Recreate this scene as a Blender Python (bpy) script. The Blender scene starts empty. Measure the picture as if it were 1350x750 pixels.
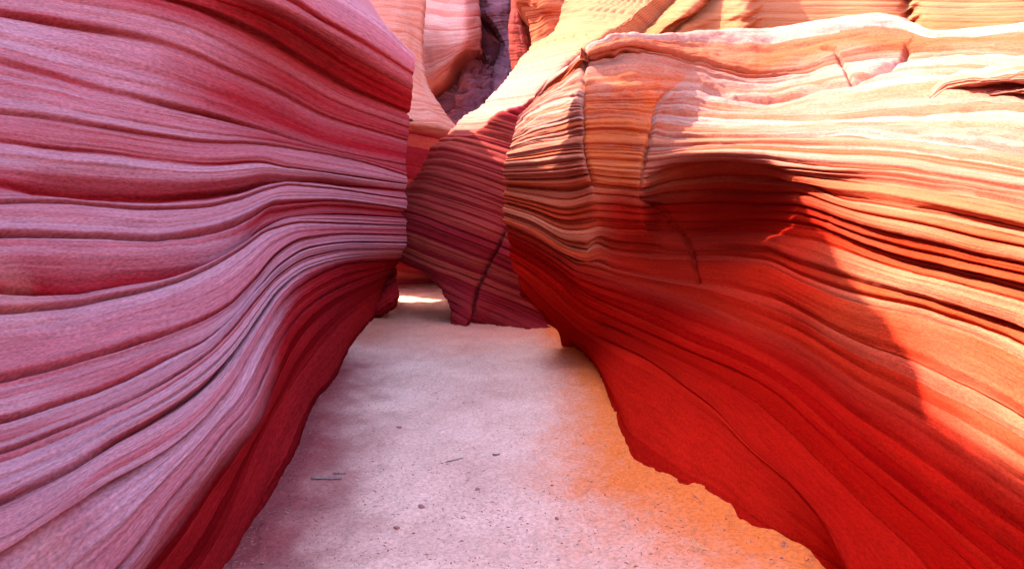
import bpy, math, random
import numpy as np

SC = bpy.context.scene
COL = SC.collection
RNG = np.random.default_rng(7)
random.seed(7)

# ------------------------------------------------------------------ camera
CAM_H, FOC, HOR = 1.4, 825.0, 300.0          # eye height (m), focal length and horizon in survey pixels
PITCH = math.atan((375 - HOR) / FOC)
cp, sp = math.cos(PITCH), math.sin(PITCH)


def place(px, py, Y):
    """surveyed direction (px, py) + distance along the canyon -> world point"""
    xn = (np.asarray(px, float) - 675) / FOC
    yn = -(np.asarray(py, float) - 375) / FOC
    ry = cp + yn * sp
    rz = -sp + yn * cp
    k = np.asarray(Y, float) / ry
    return np.stack([xn * k, np.asarray(Y, float) + 0 * k, CAM_H + rz * k], -1)


def y_from_x(px, py, X):
    xn = (px - 675) / FOC
    yn = -(py - 375) / FOC
    return X / xn * (cp + yn * sp)


def y_floor(py, z=0.0):
    yn = -(py - 375) / FOC
    return (z - CAM_H) / (-sp + yn * cp) * (cp + yn * sp)


# ------------------------------------------------------------------ noise and splines
def hash2(i, j, seed):
    h = (i.astype(np.int64) * 374761393 + j.astype(np.int64) * 668265263 + seed * 1442695041) & 0x7fffffff
    h = ((h ^ (h >> 13)) * 1274126177) & 0x7fffffff
    h = ((h ^ (h >> 16)) * 374761393) & 0x7fffffff
    return (h ^ (h >> 15)) / float(0x7fffffff)


def vnoise(x, y, seed=0):
    xi, yi = np.floor(x), np.floor(y)
    fx, fy = x - xi, y - yi
    fx = fx * fx * fx * (fx * (fx * 6 - 15) + 10)
    fy = fy * fy * fy * (fy * (fy * 6 - 15) + 10)
    a, b = hash2(xi, yi, seed), hash2(xi + 1, yi, seed)
    c, d = hash2(xi, yi + 1, seed), hash2(xi + 1, yi + 1, seed)
    return (a + (b - a) * fx) * (1 - fy) + (c + (d - c) * fx) * fy


def fbm(x, y, seed=0, octv=4):
    s, a, t = 0, 1.0, 0
    for k in range(octv):
        s = s + a * vnoise(x * 2 ** k, y * 2 ** k, seed + k * 17)
        t += a
        a *= .5
    return s / t


def sstep(a, b, x):
    t = np.clip((x - a) / (b - a), 0, 1)
    return t * t * (3 - 2 * t)


def pchip(x, y, xq):
    """monotone cubic; x (n,), y (n, k), xq (m,)"""
    x = np.asarray(x, float)
    y = np.asarray(y, float)
    h = np.diff(x)[:, None]
    dl = np.diff(y, axis=0) / h
    m = np.zeros_like(y)
    if len(x) > 2:
        w1 = 2 * h[1:] + h[:-1]
        w2 = h[1:] + 2 * h[:-1]
        ok = dl[:-1] * dl[1:] > 0
        with np.errstate(divide='ignore', invalid='ignore'):
            hm = (w1 + w2) / (w1 / dl[:-1] + w2 / dl[1:])
        m[1:-1] = np.where(ok, hm, 0)
    m[0], m[-1] = dl[0], dl[-1]
    k = np.clip(np.searchsorted(x, xq, 'right') - 1, 0, len(x) - 2)
    t = ((xq - x[k]) / (x[k + 1] - x[k]))[:, None]
    hh = h[k]
    return ((1 + 2 * t) * (1 - t) ** 2 * y[k] + t * (1 - t) ** 2 * hh * m[k]
            + t * t * (3 - 2 * t) * y[k + 1] + t * t * (t - 1) * hh * m[k + 1])


def blur(G, n, axis):
    if n < 1:
        return G
    k = np.hanning(2 * n + 3)[1:-1]
    k /= k.sum()
    pad = [(0, 0)] * 3
    pad[axis] = (n, n)
    P = np.pad(G, pad, mode='reflect', reflect_type='odd')
    out = np.zeros_like(G)
    L = G.shape[axis]
    for i, w in enumerate(k):
        out += w * (P[i:i + L] if axis == 0 else P[:, i:i + L])
    return out


def normals(G):
    du = np.gradient(G, axis=1)
    dv = np.gradient(G, axis=0)
    n = np.cross(dv, du)          # out of the rock, into the canyon
    n /= np.linalg.norm(n, axis=-1, keepdims=True) + 1e-12
    return n


# ------------------------------------------------------------------ strata
def layers(smax, lo, hi, seed, knots=(), depth=(.2, 1.0), knot_depth=1.0):
    """bedding planes: position, depth of the groove at each, and bulge of each bed"""
    r = np.random.default_rng(seed)
    b = [float(k) for k in knots]
    b = sorted(set(b + [0.0, smax]))
    out, dep = [], []
    for i in range(len(b) - 1):
        p = b[i]
        out.append(p)
        dep.append(knot_depth * r.uniform(.55, 1.0))
        while True:
            p += lo + (hi - lo) * r.random() ** 2.2
            if p > b[i + 1] - lo * .7:
                break
            out.append(p)
            dep.append(r.uniform(*depth) ** 1.6)
    out.append(smax)
    dep.append(.4)
    return np.array(out), np.array(dep)


def bed_profile(s, u, B, D, seed, sharp=.16, pil=.8, stp=.7):
    """height (0 at bed face, negative in the grooves) of the weathered bedding at strata s, along u"""
    k = np.clip(np.searchsorted(B, s, 'right') - 1, 0, len(B) - 2)
    w = B[k + 1] - B[k]
    f = (s - B[k]) / w
    lo = (s - B[k])
    up = (B[k + 1] - s)
    r1 = hash2(k, k * 0, seed)                       # per bed
    amp = .35 + 1.3 * vnoise(u * 5 + k * 3.7, k * 1.7, seed + 5)   # a groove comes and goes along the wall
    amp2 = .35 + 1.3 * vnoise(u * 5 + (k + 1) * 3.7, (k + 1) * 1.7, seed + 5)
    g = -D[k] * amp * np.exp(-lo / (sharp * .6)) - D[k + 1] * amp2 * np.exp(-(up / (sharp * .45)) ** 2)
    step = (f - .5) * np.minimum(w, .7) * (.3 + 1.4 * vnoise(u * 3 + k * 2.3, k * 1.3, seed + 8))   # beds jut out over the one below
    pillow = (1 - np.abs(2 * f - 1) ** 2.5) * np.minimum(w, .8) * 1.1
    tilt = (r1 - .5) * 1.2
    return g + pillow * pil + tilt * .45 * pil / .8 + step * stp, k


# ------------------------------------------------------------------ mesh helpers
def link_mesh(name, V, F4, mat, parent=None, smooth=True, F3=None):
    me = bpy.data.meshes.new(name)
    nq = len(F4)
    nt = 0 if F3 is None else len(F3)
    me.vertices.add(len(V))
    me.vertices.foreach_set('co', np.asarray(V, np.float32).ravel())
    me.loops.add(nq * 4 + nt * 3)
    idx = np.asarray(F4, np.int32).ravel()
    if nt:
        idx = np.concatenate([idx, np.asarray(F3, np.int32).ravel()])
    me.loops.foreach_set('vertex_index', idx)
    me.polygons.add(nq + nt)
    st = np.concatenate([np.arange(nq) * 4, nq * 4 + np.arange(nt) * 3]).astype(np.int32)
    me.polygons.foreach_set('loop_start', st)
    me.polygons.foreach_set('use_smooth', np.full(nq + nt, smooth))
    me.update(calc_edges=True)
    me.validate()
    me.materials.append(mat)
    o = bpy.data.objects.new(name, me)
    COL.objects.link(o)
    if parent:
        o.parent = parent
    return o


def set_attr(me, name, arr, typ='FLOAT'):
    a = me.attributes.new(name, typ, 'POINT')
    if typ == 'FLOAT':
        a.data.foreach_set('value', np.asarray(arr, np.float32).ravel())
    else:
        c = np.asarray(arr, np.float32)
        c = np.concatenate([c, np.ones((len(c), 1), np.float32)], 1)
        a.data.foreach_set('color', c.ravel())


def tag(o, label=None, cat=None, group=None, kind=None):
    if label:
        o['label'] = label
    if cat:
        o['category'] = cat
    if group:
        o['group'] = group
    if kind:
        o['kind'] = kind
    return o


def net(rows, mode='Y', param='px', anchors=None, nu=200, per_px=.9, soft_u=6, soft_v=6):
    """rows of surveyed points (px, py, v) -> dense grid of world points, strata and along values"""
    tq = np.linspace(0, 1, nu)
    R = []
    for row in rows:
        P = []
        for q in row:
            px, py, v = q
            Y = y_from_x(px, py, v) if mode == 'X' else v
            P.append((px, py, 1 / Y))
        P = np.array(P)
        if param == 'px':
            x = P[:, 0]
            if anchors:
                xs = [x[0]] + [a for a, _ in anchors] + [x[-1]]
                ts = [0] + [t for _, t in anchors] + [1]
                t = np.interp(x, xs, ts)
            else:
                t = (x - x[0]) / (x[-1] - x[0])
        else:
            d = np.hypot(np.diff(P[:, 0]), np.diff(P[:, 1])) + 1e-3
            t = np.concatenate([[0], np.cumsum(d)]) / d.sum()
        t = np.maximum.accumulate(t + np.arange(len(t)) * 1e-6)
        t = (t - t[0]) / (t[-1] - t[0])
        R.append(pchip(t, P, tq))
    R = np.array(R)                                  # rows, nu, 3
    sq = [0.0]
    for i in range(len(R) - 1):
        gap = np.percentile(np.hypot(R[i + 1, :, 0] - R[i, :, 0], R[i + 1, :, 1] - R[i, :, 1]), 85)
        n = max(6, int(gap * per_px))
        sq += list(i + (np.arange(n) + 1) / n)
    sq = np.array(sq)
    flat = R.reshape(len(R), -1)
    D = pchip(np.arange(len(R)), flat, sq).reshape(len(sq), nu, 3)
    G = place(D[..., 0], D[..., 1], 1 / D[..., 2])
    G = blur(blur(G, soft_v, 0), soft_u, 1)
    S = np.repeat(sq[:, None], nu, 1)
    U = np.repeat(tq[None], len(sq), 0)
    return G, S, U


def extend(G, S, U, side, offs):
    """continue the surface past one border by a list of world offsets (cumulative from the border)"""
    for o in offs:
        pass
    if side in ('left', 'right'):
        e = G[:, 0] if side == 'left' else G[:, -1]
        new = [e + np.asarray(o) for o in offs]
        k = 1 if side == 'right' else -1
        us = [(U[:, -1] if k > 0 else U[:, 0]) + k * .06 * (i + 1) for i in range(len(offs))]
        ss = [S[:, -1] if k > 0 else S[:, 0]] * len(offs)
        if side == 'left':
            new, us = new[::-1], us[::-1]
        N, Un, Sn = np.stack(new, 1), np.stack(us, 1), np.stack(ss, 1)
        parts = (N, G) if side == 'left' else (G, N)
        return (np.concatenate(parts, 1),
                np.concatenate((Sn, S) if side == 'left' else (S, Sn), 1),
                np.concatenate((Un, U) if side == 'left' else (U, Un), 1))
    e = G[0] if side == 'top' else G[-1]
    new = [o(e) if callable(o) else e + np.asarray(o) for o in offs]
    k = 1 if side == 'bottom' else -1
    ss = [(S[-1] if k > 0 else S[0]) + k * .8 * (i + 1) for i in range(len(offs))]
    us = [U[-1] if k > 0 else U[0]] * len(offs)
    if side == 'top':
        new, ss = new[::-1], ss[::-1]
    N, Sn, Un = np.stack(new, 0), np.stack(ss, 0), np.stack(us, 0)
    if side == 'top':
        return np.concatenate((N, G)), np.concatenate((Sn, S)), np.concatenate((Un, U))
    return np.concatenate((G, N)), np.concatenate((S, Sn)), np.concatenate((U, Un))


def densify(G, S, U, axis, first, last, k):
    """subdivide the coarse border strips (first / last n intervals) k times so they can be weathered too"""
    n = G.shape[axis]
    pos = []
    for i in range(n - 1):
        m = k if (i < first or i >= n - 1 - last) else 1
        pos += [i + j / m for j in range(m)]
    pos.append(n - 1)
    pos = np.array(pos)
    i = np.minimum(pos.astype(int), n - 2)
    f = pos - i

    def it(A):
        a = np.take(A, i, axis)
        b = np.take(A, i + 1, axis)
        sh = [1] * A.ndim
        sh[axis] = len(f)
        ff = f.reshape(sh)
        return a + (b - a) * ff
    return it(G), it(S), it(U)


def solid(name, G, back, mat, parent=None, attrs=None):
    """front sheet + skirt + back cap = one closed rock body"""
    nv, nu = G.shape[:2]
    I = np.arange(nv * nu).reshape(nv, nu)
    F = np.stack([I[:-1, :-1], I[1:, :-1], I[1:, 1:], I[:-1, 1:]], -1).reshape(-1, 4)
    loop = np.concatenate([I[0, :], I[1:, -1], I[-1, -2::-1], I[-2:0:-1, 0]])
    V = G.reshape(-1, 3)
    LB = V[loop] + np.asarray(back)
    n0 = len(V)
    j = np.arange(len(loop))
    jn = (j + 1) % len(loop)
    SK = np.stack([loop, loop[jn], n0 + jn, n0 + j], -1)
    c = n0 + len(loop)
    T = np.stack([n0 + j, n0 + jn, np.full(len(j), c)], -1)
    Vall = np.concatenate([V, LB, LB.mean(0)[None]])
    o = link_mesh(name, Vall, np.concatenate([F, SK]), mat, parent, True, T)
    pad = len(Vall) - n0
    if attrs:
        for k, (a, typ) in attrs.items():
            a = a.reshape(n0, -1)
            a = np.concatenate([a, np.repeat(a[-1:], pad, 0)])
            set_attr(o.data, k, a if a.shape[1] > 1 else a[:, 0], typ)
    return o


# ------------------------------------------------------------------ materials
def nodes(mat):
    mat.use_nodes = True
    nt = mat.node_tree
    nt.nodes.clear()
    return nt, nt.nodes, nt.links


def rock_material(name, lam=(1.2, 60.0), streak=.35, grain=.5, mottle=(.5, .5, .5), mottle_amt=0.0, bump=.5, pscale=3.0):
    m = bpy.data.materials.new(name)
    nt, N, L = nodes(m)
    out = N.new('ShaderNodeOutputMaterial')
    bs = N.new('ShaderNodeBsdfPrincipled')
    bs.inputs['Roughness'].default_value = .92
    bs.inputs['Specular IOR Level'].default_value = 0
    L.new(bs.outputs[0], out.inputs[0])
    col = N.new('ShaderNodeAttribute'); col.attribute_name = 'bed'
    st = N.new('ShaderNodeAttribute'); st.attribute_name = 'strata'
    al = N.new('ShaderNodeAttribute'); al.attribute_name = 'along'
    geo = N.new('ShaderNodeTexCoord')
    cv = N.new('ShaderNodeCombineXYZ')
    ms = N.new('ShaderNodeMath'); ms.operation = 'MULTIPLY'; ms.inputs[1].default_value = lam[1]
    ma = N.new('ShaderNodeMath'); ma.operation = 'MULTIPLY'; ma.inputs[1].default_value = lam[0]
    L.new(st.outputs['Fac'], ms.inputs[0]); L.new(al.outputs['Fac'], ma.inputs[0])
    L.new(ma.outputs[0], cv.inputs[0]); L.new(ms.outputs[0], cv.inputs[1])
    n1 = N.new('ShaderNodeTexNoise'); n1.inputs['Scale'].default_value = 1; n1.inputs['Detail'].default_value = 5
    n1.inputs['Roughness'].default_value = .65
    L.new(cv.outputs[0], n1.inputs['Vector'])
    r1 = N.new('ShaderNodeMapRange'); r1.inputs[1].default_value = .3; r1.inputs[2].default_value = .7
    r1.inputs[3].default_value = 1 - streak; r1.inputs[4].default_value = 1 + streak * .6
    L.new(n1.outputs['Fac'], r1.inputs[0])
    mul = N.new('ShaderNodeMix'); mul.data_type = 'RGBA'; mul.blend_type = 'MULTIPLY'; mul.inputs[0].default_value = 1
    L.new(col.outputs['Color'], mul.inputs[6]); L.new(r1.outputs[0], mul.inputs[7])
    # mineral patches with a shape of their own
    n2 = N.new('ShaderNodeTexNoise'); n2.inputs['Scale'].default_value = pscale; n2.inputs['Detail'].default_value = 6
    L.new(geo.outputs['Object'], n2.inputs['Vector'])
    r2 = N.new('ShaderNodeMapRange'); r2.inputs[1].default_value = .56; r2.inputs[2].default_value = .74
    r2.inputs[3].default_value = 0; r2.inputs[4].default_value = mottle_amt
    L.new(n2.outputs['Fac'], r2.inputs[0])
    pt = N.new('ShaderNodeAttribute'); pt.attribute_name = 'patina'
    pm = N.new('ShaderNodeMath'); pm.operation = 'MULTIPLY'
    L.new(r2.outputs[0], pm.inputs[0]); L.new(pt.outputs['Fac'], pm.inputs[1])
    mx = N.new('ShaderNodeMix'); mx.data_type = 'RGBA'
    L.new(pm.outputs[0], mx.inputs[0]); L.new(mul.outputs[2], mx.inputs[6]); mx.inputs[7].default_value = (*mottle, 1)
    # sand grain colour speckle
    n3 = N.new('ShaderNodeTexNoise'); n3.inputs['Scale'].default_value = 1; n3.inputs['Detail'].default_value = 3
    cv3 = N.new('ShaderNodeVectorMath'); cv3.operation = 'MULTIPLY'; cv3.inputs[1].default_value = (11, 2.6, 1)
    L.new(cv.outputs[0], cv3.inputs[0]); L.new(cv3.outputs[0], n3.inputs['Vector'])
    r3 = N.new('ShaderNodeMapRange'); r3.inputs[1].default_value = .3; r3.inputs[2].default_value = .7
    r3.inputs[3].default_value = 1 - .28 * grain; r3.inputs[4].default_value = 1 + .28 * grain
    L.new(n3.outputs['Fac'], r3.inputs[0])
    mg = N.new('ShaderNodeMix'); mg.data_type = 'RGBA'; mg.blend_type = 'MULTIPLY'; mg.inputs[0].default_value = 1
    L.new(mx.outputs[2], mg.inputs[6]); L.new(r3.outputs[0], mg.inputs[7])
    L.new(mg.outputs[2], bs.inputs['Base Color'])
    b1 = N.new('ShaderNodeBump'); b1.inputs['Strength'].default_value = bump; b1.inputs['Distance'].default_value = .012
    L.new(n1.outputs['Fac'], b1.inputs['Height'])
    n4 = N.new('ShaderNodeTexNoise'); n4.inputs['Scale'].default_value = 55; n4.inputs['Detail'].default_value = 8
    n4.inputs['Roughness'].default_value = .7
    L.new(geo.outputs['Object'], n4.inputs['Vector'])
    b2 = N.new('ShaderNodeBump'); b2.inputs['Strength'].default_value = .7 * grain; b2.inputs['Distance'].default_value = .012
    L.new(n4.outputs['Fac'], b2.inputs['Height']); L.new(b1.outputs[0], b2.inputs['Normal'])
    L.new(b2.outputs[0], bs.inputs['Normal'])
    return m


def sand_material():
    m = bpy.data.materials.new('canyon_sand')
    nt, N, L = nodes(m)
    out = N.new('ShaderNodeOutputMaterial')
    bs = N.new('ShaderNodeBsdfPrincipled')
    bs.inputs['Roughness'].default_value = .95
    bs.inputs['Specular IOR Level'].default_value = 0
    L.new(bs.outputs[0], out.inputs[0])
    tc = N.new('ShaderNodeTexCoord')
    n1 = N.new('ShaderNodeTexNoise'); n1.inputs['Scale'].default_value = 1.6; n1.inputs['Detail'].default_value = 7
    n1.inputs['Roughness'].default_value = .6
    L.new(tc.outputs['Object'], n1.inputs['Vector'])
    cr = N.new('ShaderNodeValToRGB')
    e = cr.color_ramp.elements
    e[0].position = .3; e[0].color = (*SAND[0], 1)
    e[1].position = .7; e[1].color = (*SAND[1], 1)
    L.new(n1.outputs['Fac'], cr.inputs[0])
    n2 = N.new('ShaderNodeTexNoise'); n2.inputs['Scale'].default_value = 48; n2.inputs['Detail'].default_value = 8
    n2.inputs['Roughness'].default_value = .75
    L.new(tc.outputs['Object'], n2.inputs['Vector'])
    r2 = N.new('ShaderNodeMapRange'); r2.inputs[1].default_value = .32; r2.inputs[2].default_value = .6
    r2.inputs[3].default_value = .62; r2.inputs[4].default_value = 1.06
    L.new(n2.outputs['Fac'], r2.inputs[0])
    mu = N.new('ShaderNodeMix'); mu.data_type = 'RGBA'; mu.blend_type = 'MULTIPLY'; mu.inputs[0].default_value = 1
    prev = cr.outputs[0]
    for an, cc in (('drift_bounce', (.76, .165, .04)), ('litter_shade', (.28, .06, .06))):  # orange wall bounce and left contact shade painted into the sand
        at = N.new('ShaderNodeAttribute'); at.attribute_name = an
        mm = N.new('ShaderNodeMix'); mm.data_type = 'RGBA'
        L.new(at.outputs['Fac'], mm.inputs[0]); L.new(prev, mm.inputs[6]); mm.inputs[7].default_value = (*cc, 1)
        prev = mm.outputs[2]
    L.new(prev, mu.inputs[6]); L.new(r2.outputs[0], mu.inputs[7])
    L.new(mu.outputs[2], bs.inputs['Base Color'])
    b1 = N.new('ShaderNodeBump'); b1.inputs['Strength'].default_value = .55; b1.inputs['Distance'].default_value = .02
    L.new(n2.outputs['Fac'], b1.inputs['Height'])
    n3 = N.new('ShaderNodeTexNoise'); n3.inputs['Scale'].default_value = 14; n3.inputs['Detail'].default_value = 6
    L.new(tc.outputs['Object'], n3.inputs['Vector'])
    b2 = N.new('ShaderNodeBump'); b2.inputs['Strength'].default_value = .4; b2.inputs['Distance'].default_value = .04
    L.new(n3.outputs['Fac'], b2.inputs['Height']); L.new(b1.outputs[0], b2.inputs['Normal'])
    L.new(b2.outputs[0], bs.inputs['Normal'])
    return m


def plain_material(name, c1, c2, scale=40):
    m = bpy.data.materials.new(name)
    nt, N, L = nodes(m)
    out = N.new('ShaderNodeOutputMaterial')
    bs = N.new('ShaderNodeBsdfPrincipled')
    bs.inputs['Roughness'].default_value = .9
    bs.inputs['Specular IOR Level'].default_value = .15
    L.new(bs.outputs[0], out.inputs[0])
    tc = N.new('ShaderNodeTexCoord')
    n1 = N.new('ShaderNodeTexNoise'); n1.inputs['Scale'].default_value = scale; n1.inputs['Detail'].default_value = 4
    L.new(tc.outputs['Object'], n1.inputs['Vector'])
    cr = N.new('ShaderNodeValToRGB')
    e = cr.color_ramp.elements
    e[0].position = .35; e[0].color = (*c1, 1)
    e[1].position = .65; e[1].color = (*c2, 1)
    L.new(n1.outputs['Fac'], cr.inputs[0])
    L.new(cr.outputs[0], bs.inputs['Base Color'])
    return m


SAND = ((.68, .355, .27), (.86, .49, .385))
ROSE = rock_material('rose_sandstone', lam=(1.6, 14), streak=.26, grain=1.0, mottle=(.48, .26, .20), mottle_amt=.35, bump=.22, pscale=1.7)
RED = rock_material('orange_sandstone', lam=(3.0, 24), streak=.22, grain=.8, mottle=(.5, .2, .1), mottle_amt=.0, bump=.4, pscale=2.5)
FAR = rock_material('banded_sandstone', lam=(1.6, 18), streak=.25, grain=.6, mottle=(.75, .35, .25), mottle_amt=.2, bump=.5, pscale=1.2)
SANDM = sand_material()


def bed_colors(S, U, k, palette, seed, mixs=.5):
    """each bed has its own tint; tints change slowly along a bed"""
    pal = np.array(palette)
    r = hash2(k, k * 0 + 3, seed)
    r = np.clip(r * .75 + .35 * (fbm(U * 4, S * .6, seed + 3) - .5) + .125, 0, .9999) * (len(pal) - 1)
    i = r.astype(int)
    f = (r - i)[..., None]
    return pal[i] * (1 - f) + pal[i + 1] * f


# ------------------------------------------------------------------ sun
SUN = np.array((-.58, .26, .77)); SUN /= np.linalg.norm(SUN)

# ------------------------------------------------------------------ the wall on the right, with the prow
RW = [
 [(703,136,6.6),(720,112,6.5),(745,90,6.3),(775,64,6.1),(790,53,6.1),(815,45,6.3),(870,42,6.6),(937,33,6.9),(1010,31,6.9),(1087,17,6.5),(1150,13,6.2),(1197,20,6.0),(1235,34,5.6),(1350,28,5.0),(1500,30,4.2)],
 [(690,152,6.5),(712,128,6.6),(740,108,6.4),(774,76,5.70),(800,68,5.75),(831,62,5.9),(863,68,6.1),(917,82,6.3),(1000,99,6.15),(1060,92,6.0),(1100,78,5.8),(1195,64,5.4),(1350,66,4.3),(1500,70,3.6)],
 [(688,156,6.5),(710,134,6.55),(738,114,6.35),(773,82,5.85),(800,75,5.95),(831,70,6.0),(863,75,6.1),(917,89,6.25),(1000,106,6.1),(1060,98,5.9),(1100,84,5.7),(1195,72,5.3),(1350,72,4.15),(1500,78,3.5)],
 [(682,166,6.45),(705,146,6.4),(735,132,6.2),(769,126,5.55),(800,124,5.5),(840,122,5.55),(877,122,5.75),(905,122,5.95),(967,133,5.85),(1013,134,5.7),(1050,124,5.5),(1120,110,5.05),(1195,100,4.75),(1350,96,3.6),(1500,100,3.0)],
 [(675,180,6.4),(700,165,6.2),(735,155,5.9),(769,147,5.45),(810,145,5.5),(862,150,5.55),(885,151,5.7),(920,153,5.62),(960,156,5.42),(1050,158,4.85),(1120,156,4.4),(1200,150,4.05),(1350,148,3.05),(1500,150,2.5)],
 [(671,195,6.4),(700,185,6.1),(740,178,5.8),(769,172,5.4),(810,170,5.45),(858,172,5.4),(885,177,5.45),(920,178,5.35),(977,178,4.98),(1053,178,4.45),(1113,178,4.1),(1200,183,3.6),(1267,190,3.15),(1350,200,2.7),(1500,215,2.15)],
 [(668,208,6.4),(700,203,6.1),(740,196,5.75),(769,194,5.4),(810,194,5.45),(853,196,5.36),(900,194,5.35),(950,191,5.05),(1033,193,4.45),(1100,197,3.98),(1183,202,3.45),(1267,213,2.9),(1350,222,2.45),(1500,245,1.95)],
 [(666,222,6.4),(700,220,6.1),(745,215,5.7),(772,212,5.38),(810,213,5.43),(848,214,5.34),(900,208,5.25),(950,206,4.95),(1010,209,4.5),(1033,213,4.32),(1100,222,3.83),(1183,230,3.3),(1250,242,2.85),(1350,255,2.3),(1500,280,1.85)],
 [(665,236,6.4),(700,236,6.1),(747,234,5.7),(776,230,5.38),(810,234,5.43),(847,236,5.32),(880,228,5.6),(915,222,5.6),(950,218,5.35),(1010,220,4.8),(1035,229,4.36),(1100,238,3.8),(1150,243,3.42),(1200,252,3.08),(1283,263,2.53),(1350,275,2.2),(1500,305,1.78)],
 [(664,250,6.4),(700,256,6.1),(748,262,5.7),(783,255,5.4),(815,258,5.45),(846,262,5.34),(875,258,5.75),(910,256,5.85),(950,253,5.65),(1000,256,5.15),(1050,260,4.35),(1083,270,3.85),(1133,285,3.38),(1200,298,2.92),(1283,317,2.45),(1350,330,2.13),(1500,365,1.72)],
 [(664,266,6.4),(700,276,6.1),(750,292,5.7),(788,288,5.45),(815,290,5.55),(850,292,5.4),(875,292,5.85),(910,292,5.95),(950,291,5.7),(1010,290,5.05),(1067,297,4.25),(1100,310,3.78),(1140,327,3.42),(1200,347,2.97),(1267,360,2.56),(1350,380,2.13),(1500,425,1.7)],
 [(665,285,6.4),(700,297,6.1),(752,326,5.7),(775,330,5.5),(790,322,5.55),(815,330,5.7),(870,335,5.8),(930,335,5.6),(1000,341,4.85),(1050,363,4.12),(1100,383,3.68),(1150,397,3.32),(1200,407,3.0),(1250,423,2.7),(1300,443,2.4),(1350,465,2.1),(1500,525,1.66)],
 [(668,305,6.4),(700,320,6.15),(735,340,5.85),(762,356,5.6),(785,362,5.6),(830,372,5.6),(900,392,5.25),(960,412,4.7),(1033,447,4.0),(1085,478,3.55),(1140,512,3.12),(1188,540,2.8),(1232,565,2.55),(1284,598,2.27),(1350,640,1.97),(1500,740,1.55)],
 [(673,330,6.45),(700,345,6.25),(735,370,5.95),(770,400,5.75),(800,415,5.65),(850,438,5.3),(900,460,4.7),(960,485,4.1),(1020,518,3.55),(1072,560,3.12),(1120,600,2.8),(1160,632,2.55),(1204,670,2.3),(1260,720,2.05),(1350,800,1.75),(1480,900,1.45)],
 [(680,358,6.5),(705,378,6.35),(740,408,6.2),(770,432,6.0),(810,455,5.5),(850,475,5.0),(900,510,4.3),(940,540,3.75),(985,585,3.22),(1028,622,2.87),(1060,656,2.6),(1092,702,2.36),(1112,750,2.16),(1150,830,1.85),(1230,960,1.5)],
 [(690,390,6.55),(718,424,6.9),(735,441,7.3),(760,463,7.0),(785,493,y_floor(493)),(800,532,y_floor(532)),(815,577,y_floor(577)),(832,622,y_floor(622)),(867,657,y_floor(657)),(942,687,y_floor(687)),(1002,722,y_floor(722)),(1062,750,y_floor(750)),(1150,800,y_floor(800)),(1260,930,y_floor(930))],
]
RG, RS, RU = net(RW, 'Y', 'px', anchors=[(770, .14)], nu=460, per_px=.95, soft_u=4, soft_v=5)


def find_on(G, px, py):
    """nearest surveyed surface point to a direction"""
    d = G - np.array((0, 0, CAM_H))
    fwd = d[..., 1] * cp - d[..., 2] * sp
    up = d[..., 1] * sp + d[..., 2] * cp
    x = d[..., 0] / fwd * FOC + 675
    y = 375 - up / fwd * FOC
    e = (x - px) ** 2 + (y - py) ** 2
    i = np.unravel_index(np.argmin(e), e.shape)
    return G[i]


SHADE_EDGE = [(1350,648),(1284,594),(1232,540),(1212,478),(1190,450),(1165,425),(1133,395),(1125,365),(1105,335),(1082,300),(1060,272),(1040,246),(1022,338),(775,338),(745,300),(715,235),(690,225),(668,236)]
RIM_X = -1.95  # unseen left rim, its height shaped to cast the wanted shade edge
rim = []
for q in SHADE_EDGE:
    P = find_on(RG, *q)
    t = (RIM_X - P[0]) / SUN[0]
    rim.append((P[1] + SUN[1] * t, P[2] + SUN[2] * t))
rim = np.array(rim)
rim = rim[np.argsort(rim[:, 0])]
k = np.argmax(np.where(rim[:, 0] < 6.62, rim[:, 0], -1))
rim = np.concatenate([rim[:k], [[6.28, 6.86], [6.78, 6.5], [6.85, 5.0], [7.05, 4.85], [7.25, 4.5]]])


def rim_z(y):
    z = np.interp(y, rim[:, 0], rim[:, 1])
    return z - 1.0 * sstep(8.5, 11, y) + .35 * (fbm(np.asarray(y) * 1.6, np.asarray(y) * 0, 620, 4) - .5) * (np.asarray(y) < 6.2)


KR = list(range(1, 15))
RB, RD = layers(len(RW) - 1.0, .12, .6, 21, KR, (.15, 1.0), 1.0)


def weather(G, S, U, B, D, seed, amp, undul=0.0, sharp=.16, warp=.25, grain=.0, extra=(), pil=.8, stp=.7):
    Sw = S + warp * (fbm(U * 3.2, S * .35, seed + 40, 3) - .5)
    h, k = bed_profile(Sw, U, B, D, seed, sharp, pil, stp)
    n = normals(G)
    A = amp(S, U) if callable(amp) else amp
    disp = A * h
    # thin laminae inside each bed
    fine = fbm(U * 2.5 + k * .37, Sw * 9.0, seed + 70, 3) - .5
    disp = disp + A * .55 * fine
    if undul:
        disp = disp + undul * (fbm(U * 3.0, S * .45, seed + 9, 3) - .5)
    if grain:
        disp = disp + grain * (fbm(G[..., 1] * 6 + G[..., 0] * 4, G[..., 2] * 9, seed + 33, 4) - .5)
    for f in extra:
        disp = disp + f(S, U, G)
    return G + n * disp[..., None], Sw, k


def band(s0, w, d, u0, u1, fu=.12):
    return lambda S, U, G: -d * np.exp(-((S - s0) / w) ** 2) * sstep(u0 - fu, u0 + fu, U) * (1 - sstep(u1 - fu, u1 + fu, U))


def amp_right(S, U):
    a = .030 + .012 * (S < 3)
    a = a * (1 - .55 * sstep(10.6, 12.2, S) * sstep(.16, .26, U))      # water-smoothed lower wall
    a = a * (1 - .6 * (1 - sstep(.10, .14, U)) * (1 - sstep(4.5, 7, S)))   # worn smooth on top of the prow
    a = a * (1 + .5 * (1 - sstep(.10, .2, U)) * sstep(5, 8, S))        # strongly stepped prow
    return a


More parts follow.
